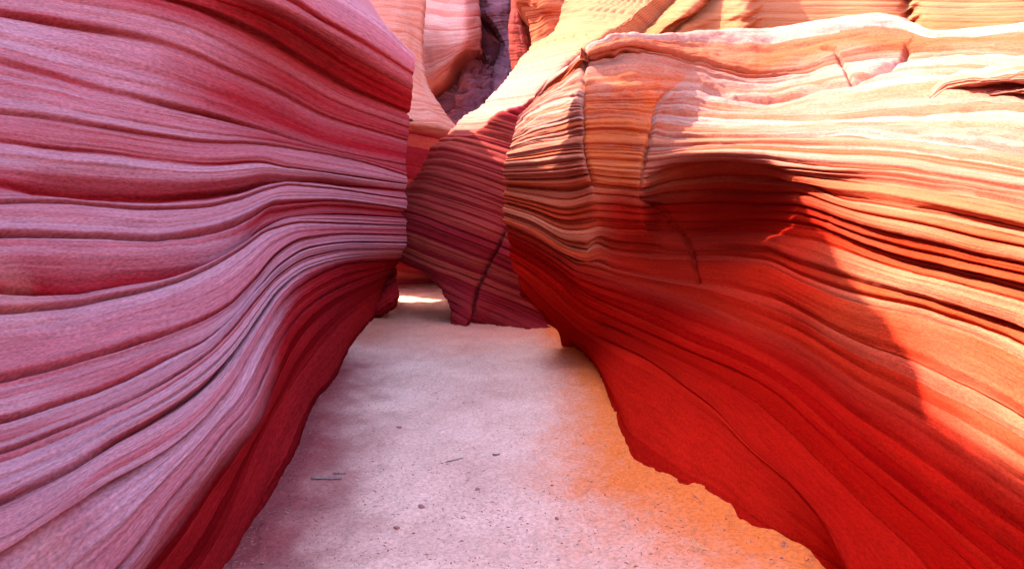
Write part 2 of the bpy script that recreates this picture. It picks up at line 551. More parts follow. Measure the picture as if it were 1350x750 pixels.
def crack(pts, wpx, depth, step=0.0):
    """an open joint along surveyed points; step > 0 sets the rock below it back"""
    pts = np.array(pts, float)

    def f(S, U, G):
        d = G - np.array((0, 0, CAM_H))
        fw = d[..., 1] * cp - d[..., 2] * sp
        x = d[..., 0] / fw * FOC + 675
        y = 375 - (d[..., 1] * sp + d[..., 2] * cp) / fw * FOC
        best = np.full(x.shape, 1e9)
        sgn = np.zeros(x.shape)
        x = x + 5 * (fbm(G[..., 2] * 5, G[..., 0] * 5, 301, 3) - .5)
        y = y + 5 * (fbm(G[..., 2] * 5, G[..., 0] * 5, 302, 3) - .5)
        for (x0, y0), (x1, y1) in zip(pts[:-1], pts[1:]):
            ex, ey = x1 - x0, y1 - y0
            t = np.clip(((x - x0) * ex + (y - y0) * ey) / (ex * ex + ey * ey), 0, 1)
            dx, dy = x - x0 - t * ex, y - y0 - t * ey
            dd = np.hypot(dx, dy)
            m = dd < best
            best = np.where(m, dd, best)
            sgn = np.where(m, np.sign(ex * dy - ey * dx), sgn)
        g = -depth * np.exp(-(best / wpx) ** 2)
        if step:
            g = g - step * (sgn > 0) * np.exp(-best / (wpx * 5))
        return g
    return f


JOINTS = (crack([(879,123),(871,133),(863,160),(855,192),(849,204),(847,233),(846,260),(877,276),(903,305),(914,335),(919,367)], 2.6, .06),
          crack([(930,118),(967,131),(1013,133),(1050,123),(1080,112),(1120,105),(1153,92),(1187,78),(1196,64)], 3.0, .07, .025),
          crack([(1085,66),(1100,68),(1108,82),(1122,104)], 2.5, .05),
          crack([(773,72),(769,100),(768,125),(769,165),(768,190),(774,215),(784,238)], 3.0, .05, .03))
RG2, RSw, RK = weather(RG, RS, RU, RB, RD, 21, amp_right, undul=.10, sharp=.13, grain=.012,
                        extra=JOINTS + (lambda S, U, G: .05 * (fbm(G[..., 0] * 7 + G[..., 1] * 3, G[..., 2] * 14, 640, 5) - .5) * (1 - sstep(4.5, 6.5, S)),))
RPAL_UP = [(.36, .17, .145), (.34, .095, .050), (.37, .165, .125), (.32, .058, .022), (.35, .125, .085)]
RPAL_MID = [(.43, .10, .046), (.36, .04, .012), (.43, .115, .058), (.32, .024, .007), (.40, .068, .027)]
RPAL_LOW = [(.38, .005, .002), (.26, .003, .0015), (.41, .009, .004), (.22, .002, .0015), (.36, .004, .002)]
cu = bed_colors(RSw, RU, RK, RPAL_UP, 3)
cm = bed_colors(RSw, RU, RK, RPAL_MID, 5)
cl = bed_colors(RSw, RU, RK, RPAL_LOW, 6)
w1 = sstep(6.2, 8.4, RSw)[..., None]
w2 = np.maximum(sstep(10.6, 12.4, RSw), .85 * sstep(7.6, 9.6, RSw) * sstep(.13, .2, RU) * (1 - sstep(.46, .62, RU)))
w2 = (w2 * (1 - .9 * sstep(.64, .8, RU) * (1 - sstep(11.6, 12.2, RSw))))[..., None]   # red glow of the shaded hollow and lower wall put into the colour
RC = (cu * (1 - w1) + cm * w1)
bounce_orange = bed_colors(RSw, RU, RK, [(.50, .095, .022), (.45, .065, .014), (.52, .115, .03), (.42, .052, .010)], 12)
dd_ = RG - np.array((0, 0, CAM_H))
fw_ = dd_[..., 1] * cp - dd_[..., 2] * sp
gx = dd_[..., 0] / fw_ * FOC + 675
gy = 375 - (dd_[..., 1] * sp + dd_[..., 2] * cp) / fw_ * FOC
e1 = np.interp(gy, [72, 100, 125, 165, 190, 215, 238, 262, 340], [774, 770, 768, 769, 768, 774, 785, 790, 770])
e2 = np.interp(gy, [80, 110, 123, 133, 160, 192, 204, 233, 260, 300], [930, 895, 880, 871, 863, 855, 849, 847, 846, 842])
wf = (sstep(-2, 2, gx - e1) * (1 - sstep(-2, 2, gx - e2)) * sstep(2.2, 2.9, RS) * (1 - sstep(7.5, 10, RS)) * (.35 + .75 * fbm(RU * 40, RS * 2, 610, 3)))[..., None]    # block face with the reflected orange put into its colour
RC = RC * (1 - wf) + bounce_orange * wf
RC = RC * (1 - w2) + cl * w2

right = bpy.data.objects.new('canyon_wall', None)
COL.objects.link(right)
right.location = (1.6, 4.0, 0)
tag(right, 'orange banded sandstone wall on the right with overhanging prow and pale sunlit top', 'rock wall', 'sandstone walls of the slot canyon')


def with_offset(o, parent):
    o.parent = parent
    o.matrix_parent_inverse = parent.matrix_world.inverted()
    return o


def finish(G, S, U, C, left=(), rightx=(), top=(), bottom=()):
    """carry the surface round its borders"""
    nv, nu = G.shape[:2]
    cc = C
    for side, offs in (('left', left), ('right', rightx), ('top', top), ('bottom', bottom)):
        if not offs:
            continue
        G, S, U = extend(G, S, U, side, offs)
        n = len(offs)
        if side == 'left':
            cc = np.concatenate([np.repeat(cc[:, :1], n, 1), cc], 1)
        elif side == 'right':
            cc = np.concatenate([cc, np.repeat(cc[:, -1:], n, 1)], 1)
        elif side == 'top':
            cc = np.concatenate([np.repeat(cc[:1], n, 0), cc], 0)
        else:
            cc = np.concatenate([cc, np.repeat(cc[-1:], n, 0)], 0)
    return G, S, U, cc


def down(e):
    q = e.copy()
    q[:, 2] -= .5
    return q


def under(dx, dy):
    def f(e):
        q = e.copy()
        w = sstep(.12, .32, e[:, 2])
        q[:, 0] += dx * w
        q[:, 1] += dy * w
        q[:, 2] = e[:, 2] - .45 * (1 - w) - .02 * w
        return q
    return f


G, S, U, C = finish(RG2, RSw, RU, RC,
                    left=[(.02, .12, 0), (.15, .4, 0), (.6, 1.0, .0), (2.0, 2.0, 0)],
                    rightx=[(.0, -.8, .0), (.05, -2.5, .0), (.3, -7, .0)],
                    top=[(.25, .35, -.02), (1.2, 1.2, -.15), (3.5, 2.0, -.3)],
                    bottom=[under(.4, .5), under(1.2, .9)])
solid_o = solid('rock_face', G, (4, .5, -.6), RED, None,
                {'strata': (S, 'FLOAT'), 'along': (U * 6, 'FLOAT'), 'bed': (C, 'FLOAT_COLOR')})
bpy.context.view_layer.update()
with_offset(solid_o, right)

# ------------------------------------------------------------------ the wall on the left
LW = [
 [(-160,-190,-2.35),(0,-150,-2.3),(150,-120,-2.2),(280,-90,-2.0),(370,-55,-1.85),(430,-22,-1.75),(500,22,-1.62),(548,70,-1.52)],
 [(-160,-125,-2.3),(0,-90,-2.25),(150,-60,-2.1),(280,-30,-1.85),(370,-5,-1.60),(430,28,-1.46),(490,62,-1.36),(546,98,-1.33)],
 [(-160,-75,-2.28),(0,-40,-2.22),(130,-20,-2.08),(240,5,-1.95),(330,40,-1.86),(400,80,-1.76),(470,120,-1.65),(543,150,-1.52)],
 [(-160,-15,-2.24),(0,12,-2.16),(125,36,-2.05),(240,66,-1.94),(300,90,-1.88),(370,120,-1.86),(440,155,-1.76),(540,186,-1.59)],
 [(-160,50,-2.18),(0,82,-2.08),(65,97,-2.03),(140,118,-1.97),(210,135,-1.91),(280,150,-1.86),(350,167,-1.81),(425,190,-1.72),(536,217,-1.53)],
 [(-160,125,-2.10),(0,145,-2.0),(65,155,-1.96),(125,165,-1.92),(200,178,-1.87),(275,187,-1.82),(350,190,-1.77),(400,197,-1.71),(475,212,-1.60),(536,231,-1.49)],
 [(-160,165,-2.04),(0,180,-1.96),(65,191,-1.92),(150,201,-1.88),(225,212,-1.83),(280,216,-1.78),(340,212,-1.73),(380,219,-1.69),(450,229,-1.61),(537,242,-1.48)],
 [(-160,222,-1.98),(0,233,-1.90),(75,240,-1.87),(150,245,-1.83),(215,248,-1.79),(280,246,-1.74),(325,240,-1.70),(365,230,-1.67),(410,232,-1.63),(475,243,-1.57),(537,251,-1.48)],
 [(-160,258,-1.92),(0,262,-1.85),(100,266,-1.81),(190,272,-1.76),(260,270,-1.71),(310,261,-1.67),(350,248,-1.64),(380,242,-1.62),(425,246,-1.59),(500,257,-1.53),(537,262,-1.48)],
 [(-160,306,-1.85),(0,306,-1.78),(100,309,-1.74),(200,311,-1.69),(265,300,-1.64),(310,286,-1.60),(340,272,-1.58),(370,262,-1.57),(425,262,-1.55),(500,270,-1.52),(537,276,-1.48)],
 [(-160,385,-1.74),(0,374,-1.68),(90,362,-1.64),(165,350,-1.59),(225,343,-1.55),(280,325,-1.51),(320,306,-1.49),(350,290,-1.49),(390,280,-1.50),(450,281,-1.51),(537,287,-1.48)],
 [(-160,425,-1.68),(0,410,-1.61),(75,402,-1.58),(150,391,-1.53),(235,370,-1.47),(280,350,-1.44),(320,326,-1.43),(355,303,-1.44),(400,293,-1.46),(450,294,-1.49),(537,298,-1.49)],
 [(-160,520,-1.56),(0,497,-1.50),(90,478,-1.44),(175,455,-1.38),(250,430,-1.32),(300,404,-1.29),(335,370,-1.30),(365,335,-1.34),(400,315,-1.38),(460,308,-1.44),(537,310,-1.50)],
 [(-160,580,-1.50),(0,550,-1.43),(75,526,-1.38),(150,502,-1.32),(210,476,-1.28),(265,450,-1.24),(310,416,-1.22),(340,380,-1.25),(370,348,-1.30),(410,326,-1.36),(470,319,-1.43),(536,320,-1.51)],
 [(-160,630,-1.45),(0,590,-1.38),(75,562,-1.33),(150,532,-1.27),(210,505,-1.22),(260,475,-1.19),(305,435,-1.17),(340,392,-1.20),(370,360,-1.26),(410,337,-1.33),(470,328,-1.42),(533,329,-1.52)],
 [(-160,700,-1.38),(0,655,-1.31),(70,622,-1.27),(135,584,-1.21),(200,550,-1.17),(255,516,-1.14),(305,470,-1.12),(340,420,-1.15),(370,380,-1.20),(410,353,-1.28),(470,340,-1.47),(530,337,-1.63)],
 [(-160,790,-1.30),(0,735,-1.23),(85,680,-1.18),(150,640,-1.14),(210,606,-1.11),(265,562,-1.08),(310,510,-1.07),(345,450,-1.10),(372,402,-1.16),(410,370,-1.27),(465,348,-1.53),(527,344,-1.76)],
 [(-100,960,-1.20),(60,845,-1.15),(165,735,-1.12),(205,682,-1.10),(250,626,-1.08),(300,566,-1.05),(332,530,-1.03),(350,492,-1.06),(364,458,-1.10),(380,432,-1.13),(415,397,-1.29),(460,373,-1.62),(522,352,-1.92)],
 [(0,960,-1.22),(110,850,-1.18),(195,750,-1.16),(235,695,-1.14),(275,640,-1.12),(310,592,-1.08),(343,552,-1.07),(362,500,-1.13),(392,446,-1.24),(428,410,-1.42),(470,384,-1.72),(522,360,-2.04)],
 [(80,960,-1.20),(170,860,-1.18),(250,760,-1.18),(285,700,-1.17),(312,640,-1.17),(335,592,-1.19),(358,550,-1.22),(385,505,-1.30),(415,460,-1.40),(450,420,-1.60),(482,396,-1.86),(516,374,-2.12)],
 [(150,1010,-1.20),(230,880,-1.21),(300,765,-1.19),(335,697,-1.22),(368,645,-1.25),(388,603,-1.30),(400,570,-1.40),(415,538,-1.54),(444,502,-1.61),(464,457,-1.90),(490,424,-2.08),(508,404,-2.2)],
]
LG, LS, LU = net(LW, 'X', 'px', nu=400, per_px=.95, soft_u=6, soft_v=5)
KL = list(range(1, 18))
LB, LD = layers(len(LW) - 1.0, .09, .75, 11, KL, (.08, .5), 2.3)


def amp_left(S, U):
    a = .026 + 0 * S
    a = a * (1 - .8 * sstep(17.0, 17.6, S))
    a = a * (1 + .3 * sstep(.3, .8, U))
    return a


LG2, LSw, LK = weather(LG, LS, LU, LB, LD, 11, amp_left, undul=.06, sharp=.10, grain=.014, warp=.12, pil=.16, stp=.5,
                       extra=(band(7.1, .40, .12, .30, .95), band(10.05, .5, .16, .28, .75), band(9.5, .4, .09, .65, 1.1),
                              band(2.2, .7, .05, .6, 1.0), band(3.6, .8, .05, .65, 1.0)))
LPAL = [(.37, .140, .16), (.39, .185, .21), (.35, .095, .11), (.38, .16, .18), (.34, .075, .088)]
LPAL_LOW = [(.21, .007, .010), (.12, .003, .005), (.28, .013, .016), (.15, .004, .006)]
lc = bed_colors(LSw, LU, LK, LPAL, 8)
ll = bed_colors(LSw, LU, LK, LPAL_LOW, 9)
# red beds with the shade of grooves and overhang put into their colour: thin at the grooves, thick high on the far half of the wall
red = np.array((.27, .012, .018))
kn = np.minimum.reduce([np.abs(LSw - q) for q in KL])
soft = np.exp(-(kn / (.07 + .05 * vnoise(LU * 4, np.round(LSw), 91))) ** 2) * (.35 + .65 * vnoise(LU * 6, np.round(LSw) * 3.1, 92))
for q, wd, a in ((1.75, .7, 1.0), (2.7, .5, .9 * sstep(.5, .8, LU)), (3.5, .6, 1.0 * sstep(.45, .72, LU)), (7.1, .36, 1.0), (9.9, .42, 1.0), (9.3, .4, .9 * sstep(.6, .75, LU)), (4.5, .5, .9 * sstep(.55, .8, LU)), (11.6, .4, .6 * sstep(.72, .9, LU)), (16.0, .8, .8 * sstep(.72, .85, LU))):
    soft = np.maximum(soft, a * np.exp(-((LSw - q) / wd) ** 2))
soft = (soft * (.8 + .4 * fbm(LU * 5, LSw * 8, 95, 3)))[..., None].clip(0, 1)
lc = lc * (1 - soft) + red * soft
w = sstep(16.5, 18.1, LSw + 1.9 * sstep(.66, .86, LU) + .8 * (fbm(LU * 6, LSw * 4, 97, 3) - .5))[..., None]  # undercut and underside darkened in the colour, standing in for shade
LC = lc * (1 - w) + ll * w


def to_rim(a):
    def f(e):
        q = e.copy()
        R = np.stack([np.full(len(e), RIM_X), e[:, 1], np.maximum(rim_z(e[:, 1]), 3.2)], -1)
        return e * (1 - a) + R * a
    return f


def past_rim(dx, dz):
    def f(e):
        return np.stack([np.full(len(e), RIM_X + dx), e[:, 1], np.maximum(rim_z(e[:, 1]), 3.2) + dz], -1)
    return f


G, S, U, C = finish(LG2, LSw, LU, LC,
                    left=[(-.05, -.8, 0), (.0, -2.5, 0), (.3, -5.0, 0), (.9, -7.5, 0)],
                    rightx=[(-.03, .12, 0), (-.2, .4, 0), (-.9, 1.0, .0), (-2.5, 2.0, 0), (-5, 2.5, 0)],
                    top=[to_rim(.2), to_rim(.45), to_rim(.7), to_rim(.9), to_rim(1.0), past_rim(-.25, .06), past_rim(-1.2, -.2), past_rim(-4, -1.5)],
                    bottom=[under(-.3, .3), under(-.9, .6)])
left = bpy.data.objects.new('canyon_wall', None)
COL.objects.link(left)
left.location = (-1.6, 4.0, 0)
tag(left, 'rose and mauve sandstone wall on the left with long wavy grooves and dark undercut', 'rock wall', 'sandstone walls of the slot canyon')
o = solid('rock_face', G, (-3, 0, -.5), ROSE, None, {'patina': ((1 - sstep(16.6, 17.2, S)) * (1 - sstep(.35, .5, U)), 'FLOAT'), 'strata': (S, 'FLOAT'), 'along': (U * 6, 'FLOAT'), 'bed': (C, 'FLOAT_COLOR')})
bpy.context.view_layer.update()
with_offset(o, left)

# ------------------------------------------------------------------ helper for the farther rock bodies


def rock_body(name, rows, seed, palette, amp, mat=FAR, param='arc', nu=150, per_px=1.0, soft=4, undul=.1, lo=.15, hi=.7,
              left=(), rightx=(), top=(), bottom=(), back=(0, 2, 0), grain=.02, sharp=.15, warp=.3, extra=(), recol=None, anchors=None, bedding=None):
    G, S, U = net(rows, 'Y', param, nu=nu, per_px=per_px, soft_u=soft, soft_v=soft)
    rowS = S
    if bedding:                       # flat beds that dip through the rock, cut by its surface
        S = bedding(G)
        S = S - S.min()
    B, D = layers(S.max() + 1.5, lo, hi, seed, (), (.1, 1.0), .6)
    G2, Sw, K = weather(G, S, U, B, D, seed, amp, undul=undul, sharp=sharp, warp=warp, grain=grain, extra=extra)
    Cc = bed_colors(Sw, U, K, palette, seed + 1)
    if recol:
        Cc = recol(Cc, rowS if bedding else Sw, U, G2)
    G3, S3, U3, C3 = finish(G2, Sw, U, Cc, left, rightx, top, bottom)
    return solid(name, G3, back, mat, None, {'strata': (S3, 'FLOAT'), 'along': (U3 * 3, 'FLOAT'), 'bed': (C3, 'FLOAT_COLOR')})


WRAP_L = [(-.03, .12, 0), (-.02, .45, 0), (.3, 1.2, 0)]
WRAP_R = [(.03, .12, 0), (.02, .45, 0), (-.3, 1.2, 0)]
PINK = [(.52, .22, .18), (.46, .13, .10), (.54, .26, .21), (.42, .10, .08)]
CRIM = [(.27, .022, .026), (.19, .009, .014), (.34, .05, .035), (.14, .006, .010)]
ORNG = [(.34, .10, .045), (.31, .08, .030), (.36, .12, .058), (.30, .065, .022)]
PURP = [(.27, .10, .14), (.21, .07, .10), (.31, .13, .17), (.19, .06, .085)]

# central ridge
HR = [
 [(500,262,10.6),(540,238,10.4),(570,193,10.3),(587,176,10.3),(606,163,10.4),(650,127,10.7),(677,98,11.0),(706,60,11.3),(730,34,11.5),(743,0,11.7),(765,-60,12.0)],
 [(500,266,10.5),(540,241,10.25),(574,192,10.15),(592,177,10.1),(614,168,10.05),(660,135,10.1),(700,95,10.3),(740,50,10.5),(790,0,11.2),(840,-60,12.2)],
 [(500,269,10.4),(540,244,10.1),(576,197,9.95),(598,181,9.8),(628,172,9.6),(660,152,9.45),(690,139,9.35),(720,112,9.3),(775,66,9.4),(850,5,10.8),(930,-60,12.2)],
 [(500,282,10.2),(538,260,9.85),(570,226,9.65),(600,203,9.55),(640,186,9.42),(690,170,9.3),(740,150,9.3),(800,120,9.7),(870,80,10.9),(940,40,12)],
 [(500,300,10.1),(535,287,9.75),(570,272,9.5),(610,262,9.3),(650,265,9.15),(700,280,9.0),(760,300,8.9),(830,310,8.8),(900,310,8.8)],
 [(500,312,10.1),(530,318,9.7),(570,331,9.4),(600,342,9.25),(628,354,9.15),(670,370,9.05),(720,390,8.95),(780,405,8.9),(860,410,8.8)],
 [(500,338,10.1),(528,346,9.7),(560,359,9.45),(586,368,9.3),(628,381,9.15),(660,395,9.1),(700,412,9.0),(740,428,8.95),(800,432,8.8)],
 [(500,343,10.2),(528,352,9.8),(560,368,9.55),(575,377,9.45),(584,390,9.3),(591,405,9.15),(594,429,y_floor(429)),(612,430,y_floor(430)),(640,426,y_floor(426)),(665,429,y_floor(429)),(700,432,y_floor(432)),(728,433,y_floor(433)),(800,438,y_floor(438))],
]


def ridge_col(C, S, U, G):
    pale = np.array((.33, .175, .12))
    w = ((1 - sstep(1.6, 2.3, S)) * sstep(.27, .36, U))[..., None]
    org = np.array((.35, .115, .045))
    wo = (sstep(.5, .7, U) * (1 - sstep(2.9, 3.6, S)))[..., None]
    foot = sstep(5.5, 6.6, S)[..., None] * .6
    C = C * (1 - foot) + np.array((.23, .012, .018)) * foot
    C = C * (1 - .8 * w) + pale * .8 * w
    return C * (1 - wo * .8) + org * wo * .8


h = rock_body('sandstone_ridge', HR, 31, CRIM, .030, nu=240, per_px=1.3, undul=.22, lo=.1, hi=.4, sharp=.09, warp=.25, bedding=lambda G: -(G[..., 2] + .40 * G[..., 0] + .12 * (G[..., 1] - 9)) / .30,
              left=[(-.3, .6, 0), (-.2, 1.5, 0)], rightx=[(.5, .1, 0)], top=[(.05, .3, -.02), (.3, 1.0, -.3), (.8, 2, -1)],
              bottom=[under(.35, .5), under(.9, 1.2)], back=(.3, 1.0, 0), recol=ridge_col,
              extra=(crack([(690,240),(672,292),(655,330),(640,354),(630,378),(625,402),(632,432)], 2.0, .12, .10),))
tag(h, 'dark crimson ridge of leaning strata closing the passage, pale crest, small arch at its foot', 'rock ridge')

# far wall left of the notch
AW = [
 [(450,-40,13.2),(500,-40,13.5),(535,-38,14),(556,-35,14.4)],
 [(450,0,13.2),(500,0,13.5),(535,2,14),(556,6,14.4)],
 [(450,30,13.2),(500,35,13.5),(535,40,14),(555,48,14.4)],
 [(450,62,13.2),(500,66,13.5),(535,72,13.9),(557,80,14.3)],
 [(450,70,13.1),(500,76,13.3),(535,84,13.6),(562,103,14.0)],
 [(450,110,13.0),(500,118,13.2),(540,126,13.5),(578,132,13.9)],
 [(450,150,13.0),(500,155,13.2),(545,158,13.4),(580,160,13.7),(606,168,14.1)],
 [(450,165,13.2),(500,172,13.5),(545,178,13.7),(590,186,14.0),(640,200,14.4)],
 [(450,240,13.3),(500,245,13.6),(545,250,13.9),(590,255,14.2),(660,262,14.5)],
 [(450,340,13.6),(500,345,13.9),(545,350,14.2),(590,352,14.5),(660,355,14.8)],
 [(450,384,y_floor(384)),(500,382,y_floor(382)),(545,378,y_floor(378)),(590,373,15.6),(660,372,16)],
]


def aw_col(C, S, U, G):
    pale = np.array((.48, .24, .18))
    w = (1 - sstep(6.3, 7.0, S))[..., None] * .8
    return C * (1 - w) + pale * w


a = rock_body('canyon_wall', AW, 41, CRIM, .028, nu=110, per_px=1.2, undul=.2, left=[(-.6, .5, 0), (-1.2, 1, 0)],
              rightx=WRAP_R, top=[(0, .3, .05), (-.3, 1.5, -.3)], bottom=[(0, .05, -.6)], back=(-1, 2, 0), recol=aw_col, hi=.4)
tag(a, 'pale peach far wall just left of the notch, crimson at its base', 'rock wall', 'sandstone walls of the slot canyon')

# smooth pink buttress in the notch
BW = [
 [(520,-70,17.6),(557,-70,17.9),(590,-70,17.8),(612,-70,17.6),(630,-70,18.2)],
 [(520,0,17.6),(557,0,17.9),(590,2,17.7),(612,3,17.5),(630,2,18.2)],
 [(520,25,17.5),(557,26,17.8),(590,30,17.5),(612,30,17.3),(630,28,18.1)],
 [(520,60,17.4),(557,62,17.7),(590,60,17.4),(612,55,17.2),(633,50,18.0)],
 [(520,100,17.6),(560,100,17.7),(585,86,17.5),(612,68,17.3),(636,66,18.0)],
 [(520,135,17.9),(565,122,18.0),(588,104,17.9),(602,82,17.8),(620,72,17.9),(637,70,18.3)],
]
b = rock_body('rock_buttress', BW, 51, PINK, .012, nu=90, per_px=1.6, undul=.25, left=[(-.5, .3, 0)], rightx=[(.03, .2, 0), (-.1, .8, 0)],
              top=[(0, .4, .1)], bottom=[(0.02, .5, .05), (.1, 1.8, .1)], back=(0, 2.2, .3), hi=.5)
tag(b, 'smooth pink buttress with ragged lower edge high in the notch, left of the dark slit', 'rock buttress', 'buttresses in the notch')

# shaded boulder pile filling the notch below it
CW = [
 [(540,60,20.5),(575,62,20.3),(600,66,20.2),(625,68,20.0),(640,72,20.4),(650,96,20.8)],
 [(540,95,20.0),(575,92,19.8),(600,84,19.5),(622,80,19.2),(636,84,19.4),(652,100,20.2)],
 [(540,118,19.4),(575,114,19.2),(598,108,18.9),(620,104,18.8),(636,108,19.1),(655,118,19.9)],
 [(540,140,19.0),(575,134,18.9),(600,130,18.5),(625,128,18.5),(645,132,18.8),(662,138,19.6)],
 [(540,165,18.8),(580,160,18.6),(605,158,18.2),(630,156,18.2),(650,156,18.6),(670,160,19.4)],
 [(540,220,18.6),(580,220,18.4),(610,220,18.0),(640,220,18.0),(660,220,18.4),(700,220,19)],
]
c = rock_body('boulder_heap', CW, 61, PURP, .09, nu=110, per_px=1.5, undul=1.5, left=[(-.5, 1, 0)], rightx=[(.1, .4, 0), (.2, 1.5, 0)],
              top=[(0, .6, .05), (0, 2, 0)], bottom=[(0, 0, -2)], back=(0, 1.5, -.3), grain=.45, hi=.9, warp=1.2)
tag(c, 'dusky purple heap of boulders in shade under the pink buttress', 'boulders')

# wall behind the slit, its shade put in as a near black colour
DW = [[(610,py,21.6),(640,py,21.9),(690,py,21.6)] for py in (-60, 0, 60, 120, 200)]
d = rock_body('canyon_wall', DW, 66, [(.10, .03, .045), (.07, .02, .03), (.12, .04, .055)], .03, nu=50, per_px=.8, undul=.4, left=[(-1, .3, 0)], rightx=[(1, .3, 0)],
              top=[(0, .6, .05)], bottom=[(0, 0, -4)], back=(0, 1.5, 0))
tag(d, 'far wall coloured near black for the shade, glimpsed through the narrow slit between pink buttress and purple column', 'rock wall', 'sandstone walls of the slot canyon')

# purple column right of the slit
EW = [
 [(622,-60,19.6),(640,-60,19.0),(660,-60,18.8),(690,-60,19.4)],
 [(628,0,19.5),(645,0,18.9),(660,1,18.7),(690,2,19.3)],
 [(630,20,19.4),(643,15,18.8),(658,13,18.6),(690,14,19.3)],
 [(638,32,19.5),(648,29,18.9),(660,27,18.7),(691,28,19.3)],
 [(652,46,19.6),(658,44,19.1),(668,43,18.9),(693,44,19.4)],
 [(658,60,19.5),(664,60,19.0),(672,60,18.8),(695,62,19.4)],
 [(656,76,19.3),(662,77,18.8),(671,78,18.6),(697,80,19.2)],
 [(649,98,19.0),(656,98,18.5),(668,98,18.2),(699,98,19.0)],
 [(641,118,18.8),(650,116,18.2),(664,114,17.9),(700,114,18.8)],
 [(638,140,18.6),(648,139,17.9),(662,138,17.7),(700,136,18.6)],
 [(634,200,18.5),(648,200,17.8),(662,200,17.6),(700,200,18.5)],
]
e = rock_body('rock_column', EW, 71, [(.30, .13, .17), (.24, .09, .12), (.33, .16, .19)], .018, nu=90, per_px=1.8, undul=.3,
              left=[(.03, .2, 0), (.1, .8, 0)], rightx=WRAP_R, top=[(0, .4, .1)], bottom=[(0, .1, -2)], back=(.3, 1.8, 0), grain=.08, hi=.5)
tag(e, 'mauve rock column with a rounded brow right of the dark slit', 'rock column', 'buttresses in the notch')

# dark red shard
FW = [
 [(664,-70,16.8),(672,-70,16.2),(682,-70,16.0),(700,-70,16.6)],
 [(671,0,16.8),(676,0,16.2),(682,0,16.1),(700,2,16.5)],
 [(670,30,16.8),(677,30,16.2),(688,32,16.0),(706,34,16.5)],
 [(671,55,16.8),(679,55,16.2),(692,56,16.0),(712,60,16.4)],
 [(673,80,16.8),(682,82,16.2),(696,84,16.0),(716,90,16.3)],
 [(676,102,16.7),(684,106,16.1),(698,112,15.9),(720,120,16.2)],
 [(680,170,16.7),(690,170,16.1),(702,170,15.9),(724,170,16.2)],
]
f_ = rock_body('rock_buttress', FW, 81, [(.24, .04, .03), (.17, .025, .02), (.30, .055, .035)], .014, nu=80, per_px=1.6, undul=.3,
               left=[(.02, .2, 0), (.1, .8, 0)], rightx=WRAP_R, top=[(0, .4, .1)], bottom=[(0, .1, -2)], back=(.3, 1.8, 0), hi=.5)
tag(f_, 'dark red shard of rock between the mauve column and the orange buttress', 'rock buttress', 'buttresses in the notch')

GW = [
 [(670,-70,14.8),(690,-70,14.2),(720,-70,13.9),(790,-70,14.2)],
 [(677,0,14.8),(695,1,14.2),(720,2,13.9),(790,0,14.2)],
 [(684,18,14.8),(702,14,14.2),(722,10,13.8),(790,14,14.1)],
 [(693,36,14.8),(708,30,14.2),(728,22,13.9),(790,26,14.1)],
 [(702,56,14.8),(714,50,14.2),(735,42,13.9),(790,40,14.1)],
 [(708,76,14.8),(722,80,14.2),(740,80,13.9),(790,80,14.1)],
 [(716,130,14.8),(732,130,14.2),(750,130,13.9),(790,130,14.1)],
]
g_ = rock_body('rock_buttress', GW, 91, [(.36, .085, .035), (.30, .05, .022), (.40, .11, .05)], .016, nu=90, per_px=1.6, undul=.4,
               left=[(.02, .2, 0), (.1, .8, 0)], rightx=[(.5, .1, 0)], top=[(0, .4, .1)], bottom=[(0, .1, -2)], back=(.3, 1.8, 0), hi=.5)
tag(g_, 'orange red buttress with a scooped face beside the pale crest of the ridge', 'rock buttress', 'buttresses in the notch')

# cliff behind the pale top of the right wall
xs = [(800,10.6),(842,10.3),(866,9.9),(888,9.55),(898,9.5),(903,10.1),(912,10.15),(922,9.9),(938,10.0),(960,9.75),(978,9.35),(990,9.3),(1000,9.75),(1090,9.5),(1188,9.1),(1195,9.15),(1200,9.3),(1206,8.7),(1215,8.55),(1280,8.1),(1350,7.7),(1520,7.2)]


def irow(py, lean, sh):   # leans back; the left end is a pale rib that slopes up to the right
    L0 = np.interp(py, [-300, -45, 0, 20, 43, 120], [1060, 945, 905, 885, 846, 800])
    out = [(L0, py, 10.4 + lean), (L0 + 10, py, 9.9 + lean), (L0 + 22, py, 9.8 + lean), (L0 + 30, py, 10.2 + lean)]
    for x, y in xs:
        q = x + sh * (1 if 850 < x < 930 else .3 if x < 1100 else 0)
        if q > L0 + 36:
            out.append((q, py, y + lean))
    return out


IW = [irow(-300, 2.2, 30), irow(-130, 1.0, 26), irow(-45, .5, 22), irow(-22, .25, 14), irow(0, .1, 6), irow(18, 0, -6), irow(36, -.1, -22), irow(60, -.3, -40), irow(120, -.5, -50)]
i_ = rock_body('canyon_wall', IW, 101, ORNG, .014, mat=RED, param='px', anchors=None, nu=330, per_px=1.3, soft=2, undul=.08, hi=.5, lo=.12,
               left=[(-.2, .6, 0)], rightx=[(2, -1, 0), (3, -4, 0), (3.5, -9, 0)], top=[(.1, .5, .05), (.5, 3, 0)], bottom=[(0, .1, -2)], back=(1, 2, 0))
tag(i_, 'smooth orange cliff with upright ribs behind the pale top of the right wall', 'rock wall', 'sandstone walls of the slot canyon')

